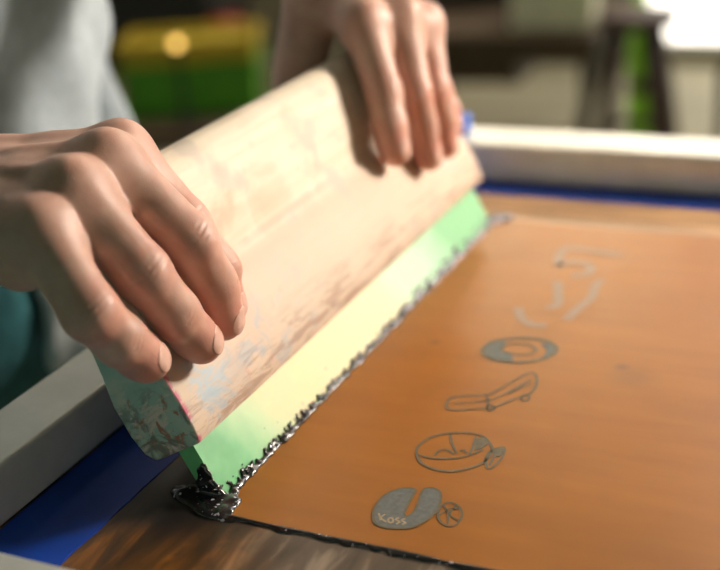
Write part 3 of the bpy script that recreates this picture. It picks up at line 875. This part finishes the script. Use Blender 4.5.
for x in (WX0, WX0 + .9, WX1 - .05): add_box(bm, x, x + .05, 4.40, 4.43, WZ0, WZ1)
add_box(bm, WX0, WX1, 4.40, 4.43, WZ0, WZ0 + .03); add_box(bm, WX0, WX1, 4.40, 4.43, WZ1 - .04, WZ1)
wf = bm_obj('window_frame', bm, M['white_c'], win)
bm = bmesh.new()
for x in (UX0, UX0 + .95, UX1 - .05): add_box(bm, x, x + .05, 4.40, 4.43, UZ0, UZ1)
add_box(bm, UX0, UX1, 4.40, 4.43, UZ0, UZ0 + .04); add_box(bm, UX0, UX1, 4.40, 4.43, UZ1 - .04, UZ1)
bm_obj('window_frame', bm, M['white_c'], panel_far)  # frame of the added far sheen panel
# right wall with a high window band
struct(box('wall_right', 3.0, 3.05, -2.6, 4.4, FZ, 2.6, M['wall']))

# green crate with yellow tray on a low bench
def placed(name, loc, rz, label, cat, group=None): return empty(name, loc, label, cat, group, rz)
BZ = .365
bx, by = -1.53, 2.34
rz = math.radians(24)
b_ = placed('low_bench', (bx, by, FZ), rz, 'dark brown low bench under the green crate', 'bench')
box('bench_top', -.55, .55, -.28, .40, BZ - .045, BZ, M['bench'], b_, .004)
for x in (-.52, .46):
    for y in (-.26, .20): box('leg', x, x + .06, y, y + .06, 0, BZ - .045, M['bench'], b_, .003)
box('shelf', -.50, .50, -.22, .22, .08, .10, M['bench'], b_)
def open_crate(parent, w, dp, h, mat, t=.010, name='crate_body'):
    bm = bmesh.new()
    add_box(bm, -w / 2, w / 2, -dp / 2, dp / 2, 0, t)
    add_box(bm, -w / 2, w / 2, -dp / 2, -dp / 2 + t, t, h); add_box(bm, -w / 2, w / 2, dp / 2 - t, dp / 2, t, h)
    add_box(bm, -w / 2, -w / 2 + t, -dp / 2 + t, dp / 2 - t, t, h); add_box(bm, w / 2 - t, w / 2, -dp / 2 + t, dp / 2 - t, t, h)
    bm_obj(name, bm, mat, parent, bevel=.003)
    bm = bmesh.new()
    add_box(bm, -w / 2 - .008, w / 2 + .008, -dp / 2 - .008, -dp / 2, h - .022, h + .002); add_box(bm, -w / 2 - .008, w / 2 + .008, dp / 2, dp / 2 + .008, h - .022, h + .002)
    add_box(bm, -w / 2 - .008, -w / 2, -dp / 2, dp / 2, h - .022, h + .002); add_box(bm, w / 2, w / 2 + .008, -dp / 2, dp / 2, h - .022, h + .002)
    bm_obj('rim', bm, mat, parent, bevel=.002)
c = placed('plastic_crate', (bx, by, FZ + BZ + .001), rz, 'green plastic crate on the dark bench behind the squeegee', 'crate')
open_crate(c, .34, .22, .130, M['green_p'])
c = placed('plastic_tray', (bx, by, FZ + BZ + .1335), rz, 'yellow tray stacked on top of the green crate', 'tray')
open_crate(c, .34, .22, .056, M['yellow_p'], name='tray_body')
bm = bmesh.new(); add_box(bm, -.14, .14, -.08, .08, .010, .042); bm_obj('tray_insert', bm, M['yellow_p'], c, bevel=.004)
# small round lamp in front of the tray
l = placed('round_lamp', (-1.452, 2.155, FZ + BZ + .001), rz, 'small round glowing yellow lamp in front of the yellow tray', 'lamp')
bm = bmesh.new(); lathe(bm, [(.03, 0), (.03, .008), (.006, .012), (.005, .180), (.012, .186), (.013, .195)], 16); bm_obj('lamp_stand', bm, M['black_c'], l, smooth=True)
bm = bmesh.new(); bmesh.ops.create_uvsphere(bm, u_segments=16, v_segments=10, radius=.013)
o = bm_obj('bulb', bm, emit_mat('bulb_glow', (1.0, .60, .15), 3.0), l, smooth=True); o.location = (0, 0, .206)
# red can behind, dark cabinet behind left
l = placed('red_can', (-1.585, 2.60, FZ + BZ + .001), rz, 'red metal can at the right end of the low bench', 'can')
bm = bmesh.new(); lathe(bm, [(.052, 0), (.055, .004), (.055, .16), (.050, .170), (.026, .184), (.026, .19)], 24); bm_obj('can_body', bm, M['red_p'], l, smooth=True)
bm = bmesh.new(); lathe(bm, [(.027, .188), (.027, .203), (.023, .206)], 20); bm_obj('cap', bm, M['black_c'], l, smooth=True)
k = placed('dark_cabinet', (-2.55, 3.4, FZ), math.radians(15), 'black cabinet standing behind the green crate', 'cabinet')
box('cabinet_body', -.45, .45, -.25, .25, .04, 1.1, M['black_c'], k, .004)
for s in (-1, 1):
    dd = box('door', -.44 if s < 0 else .005, -.005 if s < 0 else .44, -.268, -.251, .06, 1.08, M['black_c'], k, .003)
    box('handle', -.03 if s < 0 else .018, -.018 if s < 0 else .03, -.285, -.269, .5, .64, M['steel'], dd)
box('plinth', -.43, .43, -.22, .23, 0, .04, M['black_c'], k)

# dark low machine bench with a pale box standing in for a bright area, between the hands and the window
k = placed('dark_workbench', (-.98, 3.25, FZ), math.radians(4), 'dark brown workbench behind the far hand', 'workbench')
box('bench_top', -.30, .33, -.25, .25, .335, .415, M['bench'], k, .004)
box('back_panel', -.30, -.02, .20, .25, .4155, .72, M['black_c'], k, .004)
for x in (-.28, .28):
    for y in (-.22, .18): box('leg', x, x + .03, y, y + .03, 0, .335, M['black_c'], k, .003)
box('drawer', -.24, .10, -.24, .20, .27, .334, M['bench'], k, .003)
c = placed('pale_box', (-.80, 3.20, FZ + .416), math.radians(10), 'beige box standing in for a bright area above the dark workbench', 'pale_box')
box('pale_box_body', -.12, .12, -.10, .10, 0, .15, M['cushion'], c, .003)
for s in (-1, 1): box('flap', -.12, .12, .004 if s > 0 else -.10, .10 if s > 0 else -.004, .1505, .154, M['cushion'], c)

# brown stool with splayed legs and lime bottle beside it
st = placed('brown_stool', (-.42, 2.62, FZ), math.radians(6), 'brown metal stool with splayed legs beyond the far rail', 'stool')
bm = bmesh.new(); lathe(bm, [(.070, .535), (.095, .540), (.100, .552), (.096, .566), (.06, .570)], 28); bm_obj('seat', bm, M['brown_f'], st, smooth=True)
for i, (dx, dy, mt) in enumerate(((-.19, -.05, 'khaki_f'), (.085, -.06, 'brown_f'), (.10, .12, 'brown_f'), (-.13, .14, 'brown_f'))):
    bm = bmesh.new(); tube(bm, [(dx * .35, dy * .5, .54), (dx * .6, dy * .75, .36), (dx, dy, .0)], [.021, .021, .018], 12); bm_obj('leg', bm, M[mt], st, smooth=True)
bm = bmesh.new(); tube(bm, [(.06, -.04, .30), (-.06, -.04, .30)], .010, 10); bm_obj('rung', bm, M['brown_f'], st, smooth=True)
rk = placed('rail_stand', (-.13, 2.75, FZ), math.radians(6), 'low brown tubular stand right of the stool', 'stand')
bm = bmesh.new(); tube(bm, [(-.10, 0, 0), (-.10, 0, .40), (-.09, 0, .43), (-.05, 0, .445), (.25, 0, .445), (.29, 0, .43), (.30, 0, .40), (.30, 0, 0)], .014, 12); bm_obj('hoop', bm, M['brown_f'], rk, smooth=True)
for x in (-.10, .30):
    bm = bmesh.new(); tube(bm, [(x, -.14, .012), (x, .14, .012)], .012, 10); bm_obj('foot', bm, M['brown_f'], rk, smooth=True)
bt = placed('green_bottle', (-.475, 2.90, FZ), 0, 'tall lime green bottle standing behind the brown stool', 'bottle')
bm = bmesh.new(); lathe(bm, [(.030, 0), (.036, .006), (.036, .20), (.036, .30), (.034, .43), (.026, .47), (.016, .50), (.016, .52)], 24); bm_obj('bottle_body', bm, M['lime'], bt, smooth=True)
bm = bmesh.new(); lathe(bm, [(.0365, .30), (.0372, .302), (.0372, .335), (.0365, .337)], 24); bm_obj('band', bm, M['brown_f'], bt, smooth=True)
bm = bmesh.new(); lathe(bm, [(.019, .515), (.019, .55), (.012, .556)], 18); bm_obj('cap', bm, M['lime'], bt, smooth=True)

# unseen ceiling fill lights, added to brighten the room
def fill_light(x, y, w, dp, power, col, label):
    t = placed('fill_light', (x, y, 2.6), 0, label, 'fill light', 'fill lights')
    bm = bmesh.new()
    add_box(bm, -w / 2 - .02, w / 2 + .02, -dp / 2 - .02, dp / 2 + .02, -.03, -.0005); bm_obj('housing', bm, M['white_c'], t, bevel=.003)
    box('diffuser', -w / 2, w / 2, -dp / 2, dp / 2, -.037, -.0305, emit_mat('diffuser', col, power), t)
fill_light(.45, 3.4, .9, .7, 17, (1.0, .90, .78), 'square fill light panel added over the middle of the room')
fill_light(-2.0, 1.0, 1.0, .35, 8, (1.0, .93, .80), 'long fill light added on the ceiling nearest the person')
fill_light(-1.9, 2.6, .9, .25, 12, (1.0, .93, .80), 'narrow fill light added over the green crate')
# unseen key light added right of the table, hood shaped for falloff
LP = Vector((.70, .87, .50)); TG = Vector((-.04, .42, .08))
pl = placed('key_light', tuple(LP), 0, 'unseen round key light added to the right of the print table', 'lamp')
zd = (LP - TG).normalized(); rot = zd.to_track_quat('Z', 'Y').to_matrix().to_4x4()
bm = bmesh.new(); lathe(bm, [(.168, -.12), (.171, -.12), (.174, .0), (.12, .10), (.05, .16), (.03, .20), (.028, .20), (.045, .155), (.115, .095), (.170, .0), (.168, -.12)], 40, cap=False)
o = bm_obj('key_light_hood', bm, M['white_c'], pl, smooth=True); o.matrix_local = rot
bm = bmesh.new(); lathe(bm, [(.110, .088), (.110, .094)], 40); o = bm_obj('diffuser', bm, emit_mat('key_glow', (1.0, .895, .765), 172), pl); o.matrix_local = rot
e = rot @ Vector((0, 0, .19))
bm = bmesh.new(); tube(bm, [tuple(e), (e.x, e.y, e.z + .12), (e.x, e.y, 2.6 - LP.z)], .006, 8); bm_obj('cable', bm, M['black_c'], pl, smooth=True)

bm = bmesh.new(); bmesh.ops.create_cube(bm, size=1.0)
bmesh.ops.subdivide_edges(bm, edges=bm.edges, cuts=3, use_grid_fill=True)
for v in bm.verts:
    p = v.co.normalized() * .5; v.co = v.co * .45 + p * .55
    v.co += Vector((1, 1, 1)) * .05 * mnoise.noise(v.co * 3)
    v.co.x *= .022; v.co.y *= .020; v.co.z = max(v.co.z * .018, -.0068)
tape = bm_obj('tape_wad', bm, plain('blue_tape', (.03, .10, .42), .5), None, smooth=True, loc=(-.064, .468, .0355))
tag(tape, 'small crumpled wad of blue tape stuck on the far rail behind the far fingers', 'tape')

# ------------------------------------------------------------------ camera, world
w = bpy.data.worlds.new('World'); scene.world = w; w.use_nodes = True
bg = w.node_tree.nodes['Background']; bg.inputs[0].default_value = (.32, .74, .62, 1); bg.inputs[1].default_value = .25
cam = bpy.data.cameras.new('Camera'); co = bpy.data.objects.new('Camera', cam); link(co); scene.camera = co
RR = Matrix(((0.90558247, 0.10024898, -0.41215352), (0.41736285, -0.38397382, 0.82363363), (-0.07568773, -0.91788575, -0.38956017)))
mw = Matrix.Identity(4)
for r in range(3):
    mw[r][0] = RR[r][0]; mw[r][1] = -RR[r][1]; mw[r][2] = -RR[r][2]
mw[0][3], mw[1][3], mw[2][3] = 0.27122877, -0.38977578, 0.29683294
co.matrix_world = mw
cam.sensor_width = 36; cam.sensor_fit = 'HORIZONTAL'; cam.lens = 61.67
cam.clip_start = .02; cam.clip_end = 50
cam.dof.use_dof = True; cam.dof.focus_distance = .545; cam.dof.aperture_fstop = 4.6; cam.dof.aperture_blades = 0
scene.view_settings.view_transform = 'Standard'; scene.view_settings.look = 'None'
scene.view_settings.gamma = 1; scene.view_settings.use_curve_mapping = False
scene.view_settings.exposure = 0.0
